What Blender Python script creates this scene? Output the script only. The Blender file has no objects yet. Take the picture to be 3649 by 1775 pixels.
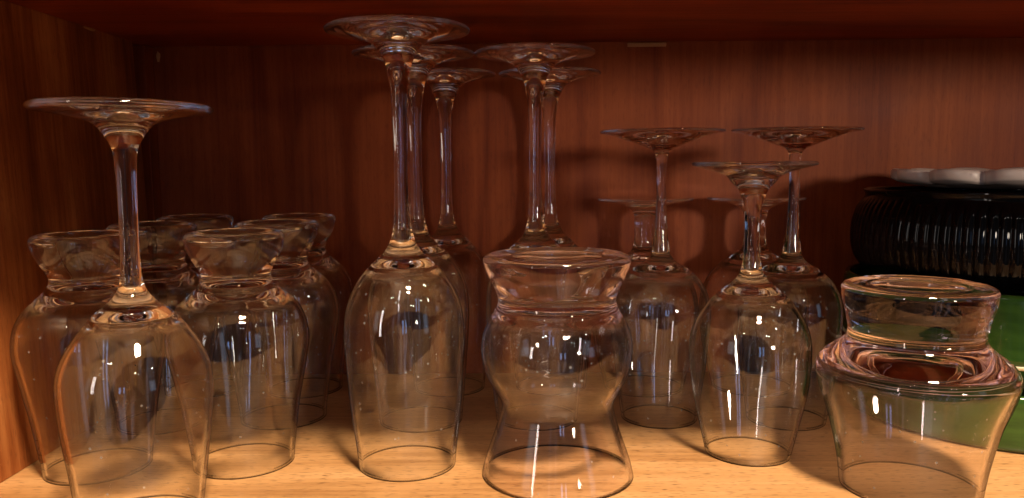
import bpy, bmesh, math, random
from math import pi, sin, cos, radians, hypot
from mathutils import Vector, Euler
sc = bpy.context.scene
col = sc.collection

# ------------------------------------------------------------------ render set-up
sc.render.engine = 'CYCLES'
cy = sc.cycles
cy.max_bounces = 40; cy.transmission_bounces = 40; cy.glossy_bounces = 16; cy.diffuse_bounces = 3
cy.transparent_max_bounces = 16
cy.caustics_reflective = True; cy.caustics_refractive = True
cy.blur_glossy = 0.3
cy.sample_clamp_indirect = 6.0
cy.use_adaptive_sampling = False
cy.use_denoising = True
try:
    cy.denoiser = 'OPENIMAGEDENOISE'; cy.denoising_input_passes = 'RGB_ALBEDO_NORMAL'
except Exception:
    pass
vs = sc.view_settings
vs.view_transform = 'Standard'; vs.look = 'None'; vs.gamma = 1; vs.exposure = 0.0
vs.use_curve_mapping = False

# ------------------------------------------------------------------ helpers
def tag(o, label=None, cat=None, group=None, kind=None):
    for k, v in (('label', label), ('category', cat), ('group', group), ('kind', kind)):
        if v: o[k] = v
    return o

def link(name, me, mat, parent=None):
    o = bpy.data.objects.new(name, me); col.objects.link(o)
    if mat: me.materials.append(mat)
    if parent: o.parent = parent
    return o

def empty(name, loc, label, cat, group=None, rot=(0, 0, 0)):
    o = bpy.data.objects.new(name, None); col.objects.link(o)
    o.location = loc; o.rotation_euler = rot; o.empty_display_size = .01
    return tag(o, label, cat, group)

def copy_tree(o, parent=None):
    c = o.copy(); col.objects.link(c); c.parent = parent
    for ch in list(o.children): copy_tree(ch, c)
    return c

def box_mesh(name, x0, x1, y0, y1, z0, z1, bevel=0.0):
    bm = bmesh.new()
    bmesh.ops.create_cube(bm, size=1)
    for v in bm.verts:
        v.co = Vector(((x0+x1)/2 + v.co.x*(x1-x0), (y0+y1)/2 + v.co.y*(y1-y0), (z0+z1)/2 + v.co.z*(z1-z0)))
    if bevel:
        bmesh.ops.bevel(bm, geom=bm.edges[:], offset=bevel, segments=2, affect='EDGES', profile=.5)
    me = bpy.data.meshes.new(name); bm.to_mesh(me); bm.free()
    return me

def resample(pts, step):
    """Centripetal-ish Catmull-Rom through pts (r,z in mm)."""
    out = []
    n = len(pts)
    P = [Vector((p[0], p[1])) for p in pts]
    P = [P[0]*2-P[1]] + P + [P[-1]*2-P[-2]]
    for i in range(1, n):
        p0, p1, p2, p3 = P[i-1], P[i], P[i+1], P[i+2]
        t0 = 0.0
        t1 = t0 + max((p1-p0).length, 1e-4)**.5; t2 = t1 + max((p2-p1).length, 1e-4)**.5; t3 = t2 + max((p3-p2).length, 1e-4)**.5
        m = max(1, int(math.ceil((p2-p1).length/step)))
        for k in range(m):
            t = t1 + (t2-t1)*k/m
            A1 = p0*((t1-t)/(t1-t0)) + p1*((t-t0)/(t1-t0))
            A2 = p1*((t2-t)/(t2-t1)) + p2*((t-t1)/(t2-t1))
            A3 = p2*((t3-t)/(t3-t2)) + p3*((t-t2)/(t3-t2))
            B1 = A1*((t2-t)/(t2-t0)) + A2*((t-t0)/(t2-t0))
            B2 = A2*((t3-t)/(t3-t1)) + A3*((t-t1)/(t3-t1))
            c = B1*((t2-t)/(t2-t1)) + B2*((t-t1)/(t2-t1))
            out.append((max(c.x, 0.0), c.y))
    out.append((P[-2].x, P[-2].y))
    return out

def interp_r(prof, z):
    """outer radius at height z for a profile descending in z"""
    for a, b in zip(prof, prof[1:]):
        if (a[1] >= z >= b[1]) and a[1] != b[1]:
            t = (a[1]-z)/(a[1]-b[1]); return a[0]+(b[0]-a[0])*t
    return prof[-1][0]

def lathe(name, prof, segs=96, wob=0.0, seed=0, flute=None, thick=None):
    """prof: (r,z) mm, in order; open curve; poles where r==0"""
    rng = random.Random(seed); ph = [rng.uniform(0, 2*pi) for _ in range(6)]
    vs_, fs = [], []
    rings = []
    for (r, z) in prof:
        if r < 1e-3:
            rings.append([len(vs_)]); vs_.append((0, 0, z/1000.))
            continue
        ring = []
        for k in range(segs):
            a = 2*pi*k/segs
            d = wob*(sin(2*a+ph[0]+z*.05) + .6*sin(3*a+ph[1]-z*.08) + .4*sin(5*a+ph[2]+z*.11) + .5*sin(z*.16+ph[3]+a))
            rr = r + d*min(1.0, r/12.0)
            if flute: rr += flute(a, z, r)
            ring.append(len(vs_)); vs_.append((rr*cos(a)/1000., rr*sin(a)/1000., z/1000.))
        rings.append(ring)
    for A, B in zip(rings, rings[1:]):
        if len(A) == 1 and len(B) == 1: continue
        for k in range(segs):
            k2 = (k+1) % segs
            if len(A) == 1: fs.append((A[0], B[k], B[k2]))
            elif len(B) == 1: fs.append((A[k], B[0], A[k2]))
            else: fs.append((A[k], B[k], B[k2], A[k2]))
    me = bpy.data.meshes.new(name)
    me.from_pydata(vs_, [], fs); me.update()
    for p in me.polygons: p.use_smooth = True
    if thick is not None:
        at = me.attributes.new('thick', 'FLOAT', 'POINT')
        vals = [thick(z*1000.) for (_, _, z) in vs_]
        at.data.foreach_set('value', vals)
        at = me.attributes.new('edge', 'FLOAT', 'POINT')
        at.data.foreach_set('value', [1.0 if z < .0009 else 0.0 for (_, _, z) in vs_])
    return me

# ------------------------------------------------------------------ materials
def nmat(name):
    m = bpy.data.materials.new(name); m.use_nodes = True
    nt = m.node_tree; nt.nodes.clear()
    return m, nt, nt.nodes.new, nt.links.new

def ramp(N, L, src, stops):
    r = N('ShaderNodeValToRGB'); e = r.color_ramp.elements
    while len(e) < len(stops): e.new(.5)
    for i, (p, c) in enumerate(stops):
        e[i].position = p; e[i].color = (*c, 1)
    L(src, r.inputs[0]); return r

def wood(name, axis, light, mid, dark, rough=.42, scale=1.0, flecks=.5, coat=.15, spec=.45):
    """axis = direction of the grain (0 x, 1 y, 2 z)"""
    m, nt, N, L = nmat(name)
    tc = N('ShaderNodeTexCoord')
    mp = N('ShaderNodeMapping'); s = [1, 1, 1]; s[axis] = .13
    mp.inputs['Scale'].default_value = s
    L(tc.outputs['Object'], mp.inputs[0])
    # cathedral figure: noise warped bands
    n1 = N('ShaderNodeTexNoise'); n1.inputs['Scale'].default_value = 9*scale; n1.inputs['Detail'].default_value = 3; n1.inputs['Distortion'].default_value = .6
    L(mp.outputs[0], n1.inputs[0])
    mul = N('ShaderNodeMath'); mul.operation = 'MULTIPLY'; mul.inputs[1].default_value = 11
    L(n1.outputs[0], mul.inputs[0])
    fr = N('ShaderNodeMath'); fr.operation = 'PINGPONG'; fr.inputs[1].default_value = 1.0
    L(mul.outputs[0], fr.inputs[0])
    # fine fibre
    mp2 = N('ShaderNodeMapping'); s2 = [260, 260, 260]; s2[axis] = 7
    mp2.inputs['Scale'].default_value = [v*scale for v in s2]
    L(tc.outputs['Object'], mp2.inputs[0])
    n2 = N('ShaderNodeTexNoise'); n2.inputs['Scale'].default_value = 1; n2.inputs['Detail'].default_value = 4; n2.inputs['Roughness'].default_value = .65
    L(mp2.outputs[0], n2.inputs[0])
    # short pores / flecks
    mp3 = N('ShaderNodeMapping'); s3 = [900, 900, 900]; s3[axis] = 160
    mp3.inputs['Scale'].default_value = [v*scale for v in s3]
    L(tc.outputs['Object'], mp3.inputs[0])
    n3 = N('ShaderNodeTexNoise'); n3.inputs['Scale'].default_value = 1; n3.inputs['Detail'].default_value = 1
    L(mp3.outputs[0], n3.inputs[0])
    pore = N('ShaderNodeMapRange'); pore.inputs['From Min'].default_value = .58; pore.inputs['From Max'].default_value = .70
    pore.inputs['To Min'].default_value = 0; pore.inputs['To Max'].default_value = flecks
    L(n3.outputs[0], pore.inputs[0])
    # cloudy patches
    n4 = N('ShaderNodeTexNoise'); n4.inputs['Scale'].default_value = 22*scale; n4.inputs['Detail'].default_value = 5
    L(tc.outputs['Object'], n4.inputs[0])
    a = N('ShaderNodeMath'); a.operation = 'MULTIPLY'; a.inputs[1].default_value = .26; L(fr.outputs[0], a.inputs[0])
    b = N('ShaderNodeMath'); b.operation = 'MULTIPLY_ADD'; b.inputs[1].default_value = .66; L(n2.outputs[0], b.inputs[0]); L(a.outputs[0], b.inputs[2])
    c = N('ShaderNodeMath'); c.operation = 'MULTIPLY_ADD'; c.inputs[1].default_value = .42; L(n4.outputs[0], c.inputs[0]); L(b.outputs[0], c.inputs[2])
    rp = ramp(N, L, c.outputs[0], [(.40, dark), (.64, mid), (.90, light)])
    mx = N('ShaderNodeMix'); mx.data_type = 'RGBA'; mx.inputs[7].default_value = (*[v*.55 for v in dark], 1)
    L(pore.outputs[0], mx.inputs[0]); L(rp.outputs[0], mx.inputs[6])
    bs = N('ShaderNodeBsdfPrincipled')
    L(mx.outputs[2], bs.inputs['Base Color'])
    rr = N('ShaderNodeMapRange'); rr.inputs['To Min'].default_value = rough-.06; rr.inputs['To Max'].default_value = rough+.1
    L(n4.outputs[0], rr.inputs[0]); L(rr.outputs[0], bs.inputs['Roughness'])
    bs.inputs['Specular IOR Level'].default_value = .45
    bs.inputs['Coat Weight'].default_value = coat; bs.inputs['Specular IOR Level'].default_value = spec; bs.inputs['Coat Roughness'].default_value = .28
    bp = N('ShaderNodeBump'); bp.inputs['Strength'].default_value = .22; bp.inputs['Distance'].default_value = .0006
    L(c.outputs[0], bp.inputs['Height']); L(bp.outputs[0], bs.inputs['Normal'])
    o = N('ShaderNodeOutputMaterial'); L(bs.outputs[0], o.inputs[0])
    return m

def glass(name, tint=(1, 1, 1), ior=1.5):
    """solid refracting glass where the wall is thick; blown walls of about a millimetre let light
    straight through and only reflect (Schlick), weighted by the mesh attribute 'thick'"""
    m, nt, N, L = nmat(name)
    g = N('ShaderNodeBsdfGlass'); g.inputs['Color'].default_value = (*tint, 1); g.inputs['IOR'].default_value = ior
    g.inputs['Roughness'].default_value = 0.0
    geo = N('ShaderNodeNewGeometry')
    dt = N('ShaderNodeVectorMath'); dt.operation = 'DOT_PRODUCT'; L(geo.outputs['Normal'], dt.inputs[0]); L(geo.outputs['Incoming'], dt.inputs[1])
    ab = N('ShaderNodeMath'); ab.operation = 'ABSOLUTE'; L(dt.outputs['Value'], ab.inputs[0])
    om = N('ShaderNodeMath'); om.operation = 'SUBTRACT'; om.inputs[0].default_value = 1; om.use_clamp = True; L(ab.outputs[0], om.inputs[1])
    pw = N('ShaderNodeMath'); pw.operation = 'POWER'; pw.inputs[1].default_value = 5; L(om.outputs[0], pw.inputs[0])
    F = N('ShaderNodeMath'); F.operation = 'MULTIPLY_ADD'; F.inputs[1].default_value = .96; F.inputs[2].default_value = .04; L(pw.outputs[0], F.inputs[0])
    tr = N('ShaderNodeBsdfTransparent'); tr.inputs[0].default_value = (*[t**.5 for t in tint], 1)
    gl = N('ShaderNodeBsdfGlossy'); gl.inputs['Roughness'].default_value = 0.0; gl.inputs['Color'].default_value = (1, 1, 1, 1)
    th = N('ShaderNodeMixShader'); L(F.outputs[0], th.inputs[0]); L(tr.outputs[0], th.inputs[1]); L(gl.outputs[0], th.inputs[2])
    at = N('ShaderNodeAttribute'); at.attribute_name = 'thick'
    tc = N('ShaderNodeTexCoord'); mp = N('ShaderNodeMapping'); mp.inputs['Scale'].default_value = (70, 70, 16); L(tc.outputs['Object'], mp.inputs[0])
    n1 = N('ShaderNodeTexNoise'); n1.inputs['Scale'].default_value = 1.0; n1.inputs['Detail'].default_value = 5; L(mp.outputs[0], n1.inputs[0])
    sm = N('ShaderNodeMapRange'); L(n1.outputs[0], sm.inputs[0]); sm.inputs[1].default_value = .50; sm.inputs[2].default_value = .85; sm.inputs[3].default_value = 0; sm.inputs[4].default_value = .008
    vo = N('ShaderNodeTexVoronoi'); vo.inputs['Scale'].default_value = 190; L(tc.outputs['Object'], vo.inputs[0])
    sp = N('ShaderNodeMapRange'); L(vo.outputs['Distance'], sp.inputs[0]); sp.inputs[1].default_value = .10; sp.inputs[2].default_value = .16; sp.inputs[3].default_value = 1; sp.inputs[4].default_value = 0
    vc = N('ShaderNodeSeparateColor'); L(vo.outputs['Color'], vc.inputs[0])
    pick = N('ShaderNodeMath'); pick.operation = 'GREATER_THAN'; pick.inputs[1].default_value = .86; L(vc.outputs[0], pick.inputs[0])
    spk = N('ShaderNodeMath'); spk.operation = 'MULTIPLY'; L(sp.outputs[0], spk.inputs[0]); L(pick.outputs[0], spk.inputs[1])
    dust = N('ShaderNodeMath'); dust.operation = 'MULTIPLY_ADD'; dust.use_clamp = True; dust.inputs[1].default_value = .30; L(spk.outputs[0], dust.inputs[0]); L(sm.outputs[0], dust.inputs[2])
    df = N('ShaderNodeBsdfTranslucent'); df.inputs[0].default_value = (.8, .8, .8, 1)
    dd = N('ShaderNodeBsdfDiffuse'); dd.inputs[0].default_value = (.8, .8, .8, 1)
    ds = N('ShaderNodeMixShader'); L(df.outputs[0], ds.inputs[1]); L(dd.outputs[0], ds.inputs[2])
    t0 = th; th = N('ShaderNodeMixShader'); L(dust.outputs[0], th.inputs[0]); L(t0.outputs[0], th.inputs[1]); L(ds.outputs[0], th.inputs[2])
    gz = N('ShaderNodeMapRange'); gz.interpolation_type = 'SMOOTHSTEP'; L(ab.outputs[0], gz.inputs[0])
    gz.inputs[1].default_value = .16; gz.inputs[2].default_value = .40; gz.inputs[3].default_value = 1; gz.inputs[4].default_value = 0
    mxf = N('ShaderNodeMath'); mxf.operation = 'MAXIMUM'; L(at.outputs['Fac'], mxf.inputs[0]); L(gz.outputs[0], mxf.inputs[1])
    # dark refraction lines at rim and outline painted into the glass colour
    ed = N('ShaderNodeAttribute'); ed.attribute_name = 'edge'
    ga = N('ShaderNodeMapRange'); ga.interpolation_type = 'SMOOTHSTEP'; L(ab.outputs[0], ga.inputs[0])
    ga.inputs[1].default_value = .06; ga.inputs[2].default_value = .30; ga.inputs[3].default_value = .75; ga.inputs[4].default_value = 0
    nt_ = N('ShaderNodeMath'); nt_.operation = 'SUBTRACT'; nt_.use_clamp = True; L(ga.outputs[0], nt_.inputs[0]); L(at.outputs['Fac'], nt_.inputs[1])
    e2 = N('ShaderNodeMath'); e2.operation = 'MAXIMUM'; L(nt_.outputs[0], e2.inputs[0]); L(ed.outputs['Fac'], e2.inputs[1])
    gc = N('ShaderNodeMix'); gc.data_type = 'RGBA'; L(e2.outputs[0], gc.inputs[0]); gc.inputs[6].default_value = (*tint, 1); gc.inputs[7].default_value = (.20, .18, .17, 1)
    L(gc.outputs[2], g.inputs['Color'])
    mx = N('ShaderNodeMixShader'); L(mxf.outputs[0], mx.inputs[0]); L(th.outputs[0], mx.inputs[1]); L(g.outputs[0], mx.inputs[2])
    o = N('ShaderNodeOutputMaterial'); L(mx.outputs[0], o.inputs[0])
    return m

def glaze(name, c1, c2, rough=.12, spec=.5, bump=.0):
    m, nt, N, L = nmat(name)
    tc = N('ShaderNodeTexCoord')
    n = N('ShaderNodeTexNoise'); n.inputs['Scale'].default_value = 45; n.inputs['Detail'].default_value = 6
    mp = N('ShaderNodeMapping'); mp.inputs['Scale'].default_value = (1, 1, 5)
    L(tc.outputs['Object'], mp.inputs[0]); L(mp.outputs[0], n.inputs[0])
    rp = ramp(N, L, n.outputs[0], [(.35, c1), (.7, c2)])
    bs = N('ShaderNodeBsdfPrincipled'); L(rp.outputs[0], bs.inputs['Base Color'])
    bs.inputs['Roughness'].default_value = rough; bs.inputs['Specular IOR Level'].default_value = spec
    if bump:
        n2 = N('ShaderNodeTexNoise'); n2.inputs['Scale'].default_value = 60; L(tc.outputs['Object'], n2.inputs[0])
        bp = N('ShaderNodeBump'); bp.inputs['Strength'].default_value = bump; bp.inputs['Distance'].default_value = .001
        L(n2.outputs[0], bp.inputs['Height']); L(bp.outputs[0], bs.inputs['Normal'])
    o = N('ShaderNodeOutputMaterial'); L(bs.outputs[0], o.inputs[0])
    return m

M_floor = wood('maple_shelf', 0, (.53, .30, .135), (.43, .225, .088), (.28, .13, .045), rough=.4, flecks=.8, scale=1.0)
M_side = wood('maple_side_shaded', 2, (.44, .165, .048), (.27, .078, .019), (.13, .030, .005), rough=.5, flecks=.25, coat=.0, spec=.2)  # shelf maple again, with the cabinet's inner shade mixed into its colour
M_back = wood('maple_back_shaded', 2, (.24, .056, .014), (.18, .037, .008), (.12, .019, .004), rough=.55, flecks=.2, coat=0.0, spec=.16)  # same maple darkened further, shade at the back put into the colour
M_top = wood('maple_top_shaded', 0, (.28, .045, .007), (.19, .025, .003), (.11, .012, .001), rough=.45, flecks=.25, coat=.04, spec=.22)  # shelf maple with the shade under the upper board put into its colour
M_chip = glaze('bare_chip', (.30, .15, .06), (.42, .22, .10), .8)
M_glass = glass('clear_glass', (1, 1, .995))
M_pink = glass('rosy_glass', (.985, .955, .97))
M_green = glaze('green_glaze', (.017, .052, .008), (.030, .080, .012), .09, bump=.12)
M_black = glaze('black_glaze', (.001, .001, .0012), (.002, .002, .0025), .05, spec=.16)
M_white = glaze('white_glaze', (.50, .40, .35), (.58, .47, .42), .35)
M_cream = glaze('cream_rim', (.55, .48, .32), (.65, .56, .38), .3)

# ------------------------------------------------------------------ the cabinet
XL, XR, YF, YB, ZC = -.270, .62, .296, .604, .2525
cab = empty('wooden_cabinet', (0, 0, 0), 'open maple kitchen cabinet whose shelf holds all the upturned glasses', 'cabinet')
def cpart(name, me, mat, label=None):
    o = link(name, me, mat, cab)
    if label: o['label'] = label
    return o
cpart('shelf', box_mesh('shelf', XL-.004, XR, .235, YB-.0005, -.018, 0, .0012), M_floor)
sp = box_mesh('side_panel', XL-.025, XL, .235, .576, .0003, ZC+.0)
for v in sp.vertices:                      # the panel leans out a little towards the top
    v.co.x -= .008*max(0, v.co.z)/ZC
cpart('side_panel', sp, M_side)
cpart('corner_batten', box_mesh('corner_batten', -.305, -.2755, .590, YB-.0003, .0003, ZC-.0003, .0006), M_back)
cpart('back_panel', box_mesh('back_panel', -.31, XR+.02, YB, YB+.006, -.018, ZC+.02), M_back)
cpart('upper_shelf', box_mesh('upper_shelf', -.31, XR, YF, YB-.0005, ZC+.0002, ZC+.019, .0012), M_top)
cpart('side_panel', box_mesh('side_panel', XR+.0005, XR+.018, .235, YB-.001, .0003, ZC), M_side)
# worn edges where the veneer has chipped away
def chip(x, y, z, sx, sy, sz, seed, parent=cab):
    rng = random.Random(seed)
    bm = bmesh.new()
    bmesh.ops.create_icosphere(bm, subdivisions=2, radius=1)
    for v in bm.verts:
        k = 1 + rng.uniform(-.25, .25)
        v.co = Vector((x+v.co.x*sx*k, y+v.co.y*sy*k, z+v.co.z*sz*k))
    me = bpy.data.meshes.new('veneer_chip'); bm.to_mesh(me); bm.free()
    return link('veneer_chip', me, M_chip, cab)
chip(-.2782, .356, ZC-.0005, .0009, .0075, .0008, 1)
chip(-.2782, .375, ZC-.0012, .0007, .003, .0007, 4)
chip(-.2782, .520, ZC-.0006, .0009, .008, .0010, 2)
chip(-.272, YB-.0006, ZC-.007, .0014, .0008, .004, 3)
cpart('veneer_chip', box_mesh('veneer_chip', .0815, .1105, YB-.0016, YB-.0003, ZC-.0033, ZC-.0004, .0004), M_chip)

# ------------------------------------------------------------------ glassware
def shell(outer, z_in, t_rim, t_mid, cap, grow):
    """outer: resampled outer profile (mm) ending at the rim (z = 0); returns the rolled rim, the inner
    profile (true offset of the outer one, closed by a shallow dome of height cap) and the height of the dome's foot"""
    rr = outer[-1][0]
    rim = []
    for k in range(1, 6):
        a = pi*k/6
        rim.append((rr - t_rim/2 + t_rim/2*cos(a), outer[-1][1] - (t_rim/2)*sin(a)*.8))
    inner = []
    n = len(outer)
    for i in range(n-1, 0, -1):
        p = outer[i]; q0 = outer[min(n-1, i+1)]; q1 = outer[i-1]
        tx, tz = q1[0]-q0[0], q1[1]-q0[1]; l = hypot(tx, tz) or 1
        nx, nz = -tz/l, tx/l                       # towards the axis / down
        w = min(1.0, p[1]/18.0); t = t_rim*(1-w)+t_mid*w
        g, rg = grow; t += g*min(1.0, max(0.0, (p[1]-(z_in-cap-rg))/rg))**2
        q = (p[0]+nx*t, max(0.0, p[1]+nz*t) if p[1] > .5 else 0.0)
        if q[1] > z_in-cap: break
        if inner and q[1] <= inner[-1][1]: continue
        inner.append(q)
    r_last, z_last = inner[-1]
    m = 16
    for k in range(1, m+1):
        u = 1-k/m
        inner.append((r_last*u, z_last + (z_in-z_last)*(1-u*u)))
    return rim, inner, min(z_last, z_in-cap-grow[1]*(1-min(1, .75/grow[0])**.5))

def dish_top(r, zt, edge, dimple, dr, drop=.8):
    """upper face of an upturned foot: centre -> edge (mm)"""
    return [(0, zt-drop-dimple), (dr*.4, zt-drop-dimple*.85), (dr*.8, zt-drop-dimple*.35), (dr*1.2, zt-drop-dimple*.05),
            (r*.6, zt-drop*.55), (r*.85, zt-drop*.12), (r-edge*.9, zt), (r-edge*.25, zt-edge*.2), (r, zt-edge*.55)]

def make_glass(name, loc, label, cat, group, mat, top, body, cuts, names, z_in, t_rim=.9, t_mid=1.15, cap=4.0, grow=(1.7, 12), wob=.11, seed=1, rot=(0,0,0)):
    root = empty(name, loc, label, cat, group, rot)
    outer = resample(top + body, 1.1)
    itop = max(range(len(outer)), key=lambda i: outer[i][0] if outer[i][1] > body[0][1]-1 else -1)
    desc = outer[itop:]
    rim, inner, zl = shell(desc, z_in, t_rim, t_mid, cap, grow)
    full = outer + rim + inner
    def th(z):
        if z < 1.5: return 1.0
        u = min(1.0, max(0.0, (z-(zl-3.0))/5.0)); return u*u*(3-2*u)
    idx = [0]
    for zc in cuts:
        i = next(i for i in range(itop+2, len(outer)) if outer[i][1] <= zc)
        idx.append(i)
    idx.append(len(full)-1)
    for (a, b, nm) in zip(idx, idx[1:], names):
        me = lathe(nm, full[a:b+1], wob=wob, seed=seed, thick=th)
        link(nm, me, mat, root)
    return root

# --- profiles measured off the picture, in mm, foot up, rim at z = 0
tall_body = [(37.0, 230.6), (32, 229.6), (25, 228.6), (17.5, 226.6), (12.2, 223.6), (10.2, 221.0), (8.0, 217.0), (6.6, 213.5), (5.7, 208.9), (4.7, 202), (4.2, 195), (3.75, 175), (3.65, 155),
    (4.0, 142), (4.4, 135), (5.0, 128.5), (6.2, 124), (7.6, 120.2), (10.2, 116.2), (16.2, 110.6), (22.6, 103.4), (27.4, 95), (30.4, 86.6), (31.7, 78), (31.95, 69.8), (31.5, 60), (30.1, 38.5), (28.4, 21.3), (27.0, 8), (26.3, 0)]
red_body = [(37.0, 186.6), (33.6, 185.6), (27, 184.8), (20.5, 183.6), (14, 181.6), (11.0, 179.4), (8.6, 176.4), (7.0, 173.6), (5.8, 171.3), (5.05, 168.6), (4.5, 162), (4.1, 150), (4.0, 130), (4.3, 118), (4.8, 111.2), (6.4, 106.6), (9.4, 102.6), (16.4, 96.6), (24.4, 87), (29.4, 78.6), (32.2, 70.7), (32.8, 62), (32.4, 52.6), (31.0, 39.4), (29.4, 27), (27.4, 10.5), (26.0, 0)]
short_body = [(33.0, 160.6), (29, 159.4), (22, 157.6), (14.6, 154.6), (12.0, 151.6), (9.8, 149.2), (8.0, 147.0), (6.3, 142.5), (4.9, 136), (4.1, 127), (4.2, 117.7), (4.7, 109), (5.8, 102.8), (8.4, 98.4), (12.8, 94.4), (17.7, 90.4), (22.8, 84.8), (28.2, 76.6), (31.3, 69.6), (32.6, 62.8), (32.8, 55.6), (32.0, 43.8), (30.1, 30.9), (26.8, 16), (23.1, 0)]
slim_body = [(38.2, 181.0), (33, 180.0), (25, 177.6), (16, 174.4), (9.5, 171.8), (5.9, 170.2), (4.2, 168.0), (3.4, 163), (3.0, 153), (3.1, 138), (3.7, 122), (4.8, 112), (6.0, 105.4), (9.0, 101.2), (16.4, 96.6), (23.4, 90.4), (28.6, 82), (31.0, 73), (31.2, 64), (30.2, 50), (28.4, 32), (26.0, 14), (24.0, 0)]
balloon_body = [(34.0, 136.4), (29, 135.2), (20, 133.6), (13.5, 131.6), (10.4, 129.6), (8.4, 126.5), (7.5, 121), (7.5, 112), (8.0, 105), (9.4, 100.6), (14.4, 96.6), (23, 91), (30.5, 83), (36.0, 72), (38.2, 60), (37.6, 46), (34.8, 26), (30.8, 10), (28.4, 0)]
cup_body = [(25.9, 123.9), (25.2, 120.2), (23.6, 115.8), (21.0, 110.8), (18.9, 107.2), (17.9, 104.6), (18.1, 102.0), (20.2, 98.6), (25.2, 93.6), (30.8, 88.2), (34.6, 81.6), (36.8, 73), (37.0, 65.8), (35.6, 57), (33.0, 43.4), (30.8, 31.7), (28.8, 17.8), (27.2, 6), (26.8, 0)]
pink_body = [(37.7, 112.4), (36.8, 109.2), (34.8, 104.6), (32.2, 98.9), (30.6, 94.2), (30.5, 91.2), (32.0, 87.4), (35.4, 81.4), (38.2, 75), (39.2, 68.6), (38.7, 61), (36.4, 52.6), (32.4, 45), (29.7, 40), (29.2, 36.4), (30.2, 31.6), (32.4, 24.4), (35.4, 15.6), (38.2, 7), (39.8, 0)]
squat_body = [(34.5, 97.8), (34.0, 93.4), (32.6, 88.4), (31.4, 83), (30.7, 78.6), (31.4, 75.4), (34.2, 72.2), (39.2, 68.4), (43.2, 64.6), (45.2, 60.8), (45.5, 58), (44.6, 53), (42.4, 45.6), (39.3, 36.6), (36.7, 26.7), (34.3, 15), (33.0, 6), (32.4, 0)]

tall_top = dish_top(37.4, 232.6, 1.8, 2.0, 8, 1.2)
red_top = dish_top(37.4, 189.8, 3.4, 1.0, 9, .9)
short_top = dish_top(33.3, 162.4, 1.7, 1.6, 8, 1.0)
slim_top = dish_top(38.4, 182.3, 1.2, .8, 8, .8)
balloon_top = dish_top(34.2, 137.8, 1.4, .8, 8, .8)
cup_top = dish_top(25.7, 127.6, 4.0, .8, 10, 1.0)
pink_top = dish_top(37.9, 116.2, 4.2, 1.6, 20, 1.6)
squat_top = dish_top(34.7, 102.6, 5.0, 1.8, 20, 1.8)

STEM = ('foot', 'stem', 'bowl'); CUP = ('base', 'bowl')
GC = 'tall white wine glasses upturned in the middle of the shelf'
GB = 'footed cups with flared thick bases standing upside down by the side panel'
GE = 'thin stemmed wine glasses upturned behind the short one'
GF = 'low balloon goblets upturned against the back panel'

make_glass('wine_glass', (-.1757, .3480, 0), 'large round bowled wine glass upturned at far left, in front of the flared cups', 'wine glass', None,
           M_glass, red_top, red_body, (170.5, 112), STEM, 97.0, cap=2.8, seed=3, rot=(0, radians(.6), 0))

tall = make_glass('wine_glass', (-.0624, .4155, 0), 'tall slender wine glass, closest of the tall ones, with the highest foot in view', 'wine glass', GC,
                  M_glass, tall_top, tall_body, (212, 132), STEM, 111.0, cap=2.6, seed=5)
def put(src, loc, label, rz=0, tilt=(0, 0), s=1.0):
    c = copy_tree(src); c.location = loc; c.rotation_euler = (radians(tilt[0]), radians(tilt[1]), radians(rz)); c['label'] = label
    c.scale = (s, s, s); return c
put(tall, (-.0643, .4905, 0), 'tall wine glass directly behind the front tall one, stem just right of its stem', 40, s=.993)
put(tall, (-.0525, .5650, 0), 'tall wine glass against the back panel, third stem from the left among the tall glasses', 130, s=.975)
put(tall, (.0098, .4930, 0), 'tall wine glass standing behind the pink tinted tumbler, the nearer of the two there', 200, s=.993)
put(tall, (.0218, .5668, 0), 'tall wine glass at the back panel, rightmost of the tall ones and half hidden', 290, s=.975)

cup = make_glass('footed_cup', (-.1535, .4200, 0), 'flared base cup upside down just right of the big wine glass, front of its column', 'cup', GB,
                 M_glass, cup_top, cup_body, (104,), CUP, 101.5, t_rim=1.0, t_mid=1.4, cap=3.6, grow=(4.0, 17), seed=9)
put(cup, (-.1545, .4975, 0), 'flared base cup in the middle of the right hand column, behind the front clear cup', 70)
put(cup, (-.1590, .5640, 0), 'flared base cup at the back panel, rearmost of the column next to the tall glasses', 150)
put(cup, (-.2308, .4130, 0), 'flared base cup beside the lit side panel, seen through the big wine glass', 100)
put(cup, (-.2300, .4890, 0), 'flared base cup hidden behind the stem of the big wine glass, second from the front', 10)
put(cup, (-.2335, .5640, 0), 'flared base cup in the dark back corner of the cabinet beside the batten', 220)

make_glass('tumbler', (.0187, .4018, 0), 'pink tinted hourglass tumbler upside down, round belly and wide flared mouth', 'tumbler', None,
           M_pink, pink_top, pink_body, (92,), CUP, 91.0, t_rim=1.0, t_mid=1.5, cap=3.0, grow=(2.8, 12), seed=12)
make_glass('tumbler', (.1935, .3815, 0), 'squat heavy based rosy tumbler upside down in front of the green bowls', 'tumbler', None,
           M_pink, squat_top, squat_body, (79,), CUP, 69.5, t_rim=1.0, t_mid=1.5, cap=7.5, seed=14)

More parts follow.
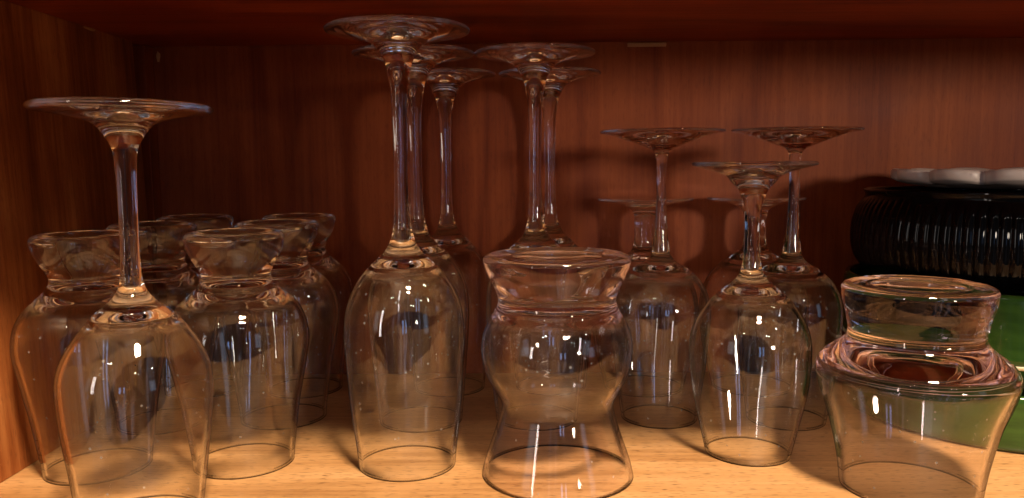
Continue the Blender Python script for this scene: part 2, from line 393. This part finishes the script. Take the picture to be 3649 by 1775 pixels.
make_glass('wine_glass', (.1270, .4303, 0), 'short stemmed wine glass upturned between the pink tumbler and the squat tumbler', 'wine glass', None,
           M_glass, short_top, short_body, (143, 108), STEM, 92.5, cap=2.6, seed=17)
slim = make_glass('wine_glass', (.0884, .4932, 0), 'thin stemmed wine glass upturned right behind the pink tumbler edge', 'wine glass', GE,
                  M_glass, slim_top, slim_body, (165, 112), STEM, 96.6, cap=2.4, seed=19)
put(slim, (.1678, .4880, 0), 'thin stemmed wine glass, its stem rising between the short glass and the black bowl', 90, tilt=(.3, -.6))
ball = make_glass('balloon_goblet', (.0895, .5636, 0), 'low thick stemmed goblet at the back, seen behind the thin stem by the pink tumbler', 'goblet', GF,
                  M_glass, balloon_top, balloon_body, (126, 104), STEM, 95.0, cap=2.6, t_mid=1.3, seed=23)
put(ball, (.1682, .5637, 0), 'low thick stemmed goblet at the back panel, mostly hidden behind the short wine glass', 60)

# ------------------------------------------------------------------ the crockery stack
CXs, CYs = .3095, .5180
CYs = .507
def crock(name, z, label, cat, group=None):
    return empty(name, (CXs, CYs, z), label, cat, group)
GG = 'green bowls stacked on the shelf'
g1 = crock('green_bowl', .0001, 'round green glazed dish at the bottom of the crockery stack, resting on the shelf', 'bowl', GG)
prof = [(0, 1.5), (60, 1.5), (84, 1.2), (88.5, .5), (90.3, 1.2), (91, 3), (92, 12), (92.6, 26), (92.6, 31), (91.6, 33), (89.6, 33), (88.8, 31), (88, 20), (85, 8), (70, 5), (30, 4.6), (0, 4.5)]
link('bowl_body', lathe('bowl_body', resample(prof, 2.5), 160), M_green, g1)
g2 = crock('green_bowl', .0335, 'round green glazed bowl with a cream lower edge, upper of the two green ones', 'bowl', GG)
prof = [(0, 2), (58, 2), (74, .4), (78, .4), (80, 4), (83, 12), (86, 14.8), (91.2, 15.2), (92.6, 16.6), (92.8, 22), (92.8, 48), (92.2, 53), (91.2, 55), (89, 55), (88.2, 52), (87.4, 30), (80, 16), (60, 10), (0, 9)]
link('bowl_body', lathe('bowl_body', resample(prof, 2.5), 160), M_green, g2)
prof = [(90.9, 13.9), (92.0, 14.0), (93.0, 14.6), (93.2, 15.4), (93.0, 16.2), (92.2, 16.6), (91.0, 16.4), (90.9, 13.9)]
link('rim_band', lathe('rim_band', prof, 160), M_cream, g2)
b1 = crock('fluted_bowl', .0890, 'glossy black fluted bowl standing on the green bowls under the white dish', 'bowl')
def flute(a, z, r):
    if r < 79 or z < 4 or z > 50: return 0.0
    w = min(1, (z-4)/6.0, (50-z)/5.0)
    return w*1.3*abs(sin(47*a))**.7
prof = [(0, 1), (60, 1), (76, .2), (79, .5), (84, 6), (87.4, 15), (88.4, 24), (87.6, 34), (85.0, 43), (81.6, 49.5), (81.2, 52), (82.4, 54.4), (81.6, 55.4), (80.2, 55), (79.6, 52), (82, 30), (76, 12), (60, 7), (0, 6)]
link('bowl_body', lathe('bowl_body', resample(prof, 2.5), 752, flute=flute), M_black, b1)
w1 = crock('scalloped_dish', .1447, 'white scalloped dish with petal shaped rim on top of the crockery stack', 'dish')
def petal(a, z, r):
    if r < 30: return 0.0
    w = min(1.0, (r-30)/25.0)
    return -w*12*(1-abs(sin(5.5*(a+pi*.5+.16)))**.45)
prof = [(0, .4), (40, .3), (44, .5), (54, 2.0), (61, 3.6), (64.6, 5.4), (66.0, 6.4), (66.5, 9.0), (66.3, 11.6), (64.8, 12.6), (62.5, 12.0), (54, 8.0), (44, 4.6), (30, 3.2), (0, 3.0)]
dm = lathe('dish_body', resample(prof, 1.6), 440, flute=petal)
for v in dm.vertices:                      # the rim dips between the petals
    r_ = hypot(v.co.x, v.co.y)*1000; a_ = math.atan2(v.co.y, v.co.x)
    if v.co.z > .004: v.co.z -= .0022*min(1, max(0, (r_-38)/20))*(1-abs(sin(5.5*(a_+pi*.5+.16)))**.6)
link('dish_body', dm, M_white, w1)

# ------------------------------------------------------------------ camera
cam = bpy.data.cameras.new('camera'); co = bpy.data.objects.new('camera', cam); col.objects.link(co)
cam.sensor_width = 36; cam.sensor_fit = 'HORIZONTAL'; cam.lens = 36*1980/2576.
cam.clip_start = .01; cam.clip_end = 50
co.location = (0, 0, .161)
from mathutils import Matrix
R = Matrix.Rotation(radians(.6), 3, 'Z') @ Matrix.Rotation(radians(84.0), 3, 'X') @ Matrix.Rotation(radians(-.5), 3, 'Z')
co.rotation_euler = R.to_euler()
sc.camera = co

# ------------------------------------------------------------------ kitchen lamps and added lights
def area(name, loc, target, power, colr, sx, sy=None, disk=False, caustic=True, spread=None):
    l = bpy.data.lights.new(name, 'AREA'); l.energy = power; l.color = colr
    l.shape = 'DISK' if disk else 'RECTANGLE'; l.size = sx
    if sy: l.size_y = sy
    if spread: l.spread = radians(spread)
    o = bpy.data.objects.new(name, l); col.objects.link(o); o.location = loc
    d = Vector(target)-Vector(loc); o.rotation_euler = d.to_track_quat('-Z', 'Y').to_euler()
    return o
# ceiling spot over the worktop, in front and to the right
T = Vector((0, .45, 0)); az = radians(19); el = radians(57); D = 1.5
L0 = T + Vector((sin(az)*cos(el), -cos(az)*cos(el), sin(el)))*D
area('ceiling_spot', L0, (0, .45, .05), 57, (1.0, .78, .53), .21, disk=True)
# added low spot, cone shaped to brighten only the back panel's right half
sl = bpy.data.lights.new('back_panel_fill', 'SPOT'); sl.energy = 100; sl.color = (1.0, .84, .66); sl.spot_size = radians(21); sl.spot_blend = .9; sl.shadow_soft_size = .13
so = bpy.data.objects.new('back_panel_fill', sl); col.objects.link(so); so.location = (1.15, -1.45, .42)
so.rotation_euler = (Vector((.27, .60, .215))-so.location).to_track_quat('-Z', 'Y').to_euler()
# distant small lamps
for i, (x, y, z) in enumerate([(-1.0, -1.6, 1.9), (-.80, -1.65, 1.92), (.9, -1.9, 1.7), (1.15, -1.9, 1.66), (1.5, -.9, 1.5)]):
    area('pendant_lamp', (x, y, z), (0, .45, .1), 1.0, (1, .9, .78), .042, disk=True)

# added strip light off to the left, giving the glass its vertical streak reflections
area('streak_strip_light', (-1.55, -1.45, .50), (.42, .60, .15), 6, (1.0, .88, .80), .10, 1.1)

# the dim kitchen around the open cabinet
w = bpy.data.worlds.new('World'); sc.world = w; w.use_nodes = True
nt = w.node_tree; nt.nodes.clear(); N = nt.nodes.new; L = nt.links.new
def math_(op, a, b=None, c=None, clamp=False):
    n = N('ShaderNodeMath'); n.operation = op; n.use_clamp = clamp
    for i, v in enumerate((a, b, c)):
        if v is None: continue
        if isinstance(v, (int, float)): n.inputs[i].default_value = v
        else: L(v, n.inputs[i])
    return n.outputs[0]
def band(v, lo, hi, soft):
    a = N('ShaderNodeMapRange'); a.interpolation_type = 'SMOOTHSTEP'; L(v, a.inputs[0]); a.inputs[1].default_value = lo-soft; a.inputs[2].default_value = lo+soft
    b = N('ShaderNodeMapRange'); b.interpolation_type = 'SMOOTHSTEP'; L(v, b.inputs[0]); b.inputs[1].default_value = hi-soft; b.inputs[2].default_value = hi+soft
    return math_('SUBTRACT', a.outputs[0], b.outputs[0], clamp=True)
tc = N('ShaderNodeTexCoord'); sx = N('ShaderNodeSeparateXYZ'); L(tc.outputs['Generated'], sx.inputs[0])
X, Y, Z = sx.outputs
azi = math_('ARCTAN2', X, math_('MULTIPLY', Y, -1.0))       # 0 straight behind the camera, + to the right
cmb = N('ShaderNodeCombineXYZ'); L(math_('MULTIPLY', azi, 9.0), cmb.inputs[0]); L(math_('MULTIPLY', Z, 1.2), cmb.inputs[1])
n = N('ShaderNodeTexNoise'); n.inputs['Scale'].default_value = 1.0; n.inputs['Detail'].default_value = 4; L(cmb.outputs[0], n.inputs[0])
streak = ramp(N, L, n.outputs[0], [(.36, (.008, .007, .008)), (.50, (.04, .037, .042)), (.60, (.17, .16, .18)), (.68, (.60, .60, .74))])
n2 = N('ShaderNodeTexNoise'); n2.inputs['Scale'].default_value = 2.4; n2.inputs['Detail'].default_value = 3; L(tc.outputs['Generated'], n2.inputs[0])
room = ramp(N, L, n2.outputs[0], [(.42, (.008, .004, .002)), (.60, (.09, .042, .020)), (.74, (.55, .31, .18))])
def mixc(f, a, b, add=False):
    m = N('ShaderNodeMix'); m.data_type = 'RGBA'
    if add: m.blend_type = 'ADD'
    if isinstance(f, float): m.inputs[0].default_value = f
    else: L(f, m.inputs[0])
    for i, v in ((6, a), (7, b)):
        if isinstance(v, tuple): m.inputs[i].default_value = (*v, 1)
        else: L(v, m.inputs[i])
    return m.outputs[2]
c = mixc(band(azi, -.50, .42, .10), room.outputs[0], streak.outputs[0])
vor = N('ShaderNodeTexVoronoi'); vor.inputs['Scale'].default_value = 9.0; L(tc.outputs['Generated'], vor.inputs[0])
dot = math_('LESS_THAN', vor.outputs['Distance'], .055)
vs3 = N('ShaderNodeSeparateColor'); L(vor.outputs['Color'], vs3.inputs[0])
dot = math_('MULTIPLY', dot, math_('GREATER_THAN', vs3.outputs[0], .45))
dot = math_('MULTIPLY', dot, math_('MULTIPLY', band(Z, .05, .75, .02), math_('GREATER_THAN', math_('ABSOLUTE', azi), .35)))
c = mixc(dot, c, (11.0, 9.8, 8.4), add=True)
win = math_('MULTIPLY', math_('ADD', band(azi, .04, .085, .006), band(azi, .15, .18, .006)), band(Z, -.02, .20, .02))
c = mixc(win, c, (1.6, 2.6, 4.8), add=True)
cw = math_('MULTIPLY', band(azi, .80, .94, .02), band(Z, -.05, .30, .03))  # cool glow added at right to put highlights on the glass feet
c = mixc(cw, c, (.65, .85, 1.15), add=True)
cw2 = math_('MULTIPLY', band(azi, -1.0, -.78, .02), band(Z, .0, .34, .03))  # second glow added at left to brighten the foot edges
c = mixc(cw2, c, (.8, .85, .9), add=True)
bg = N('ShaderNodeBackground'); L(c, bg.inputs[0]); bg.inputs[1].default_value = .8
o = N('ShaderNodeOutputWorld'); L(bg.outputs[0], o.inputs[0])
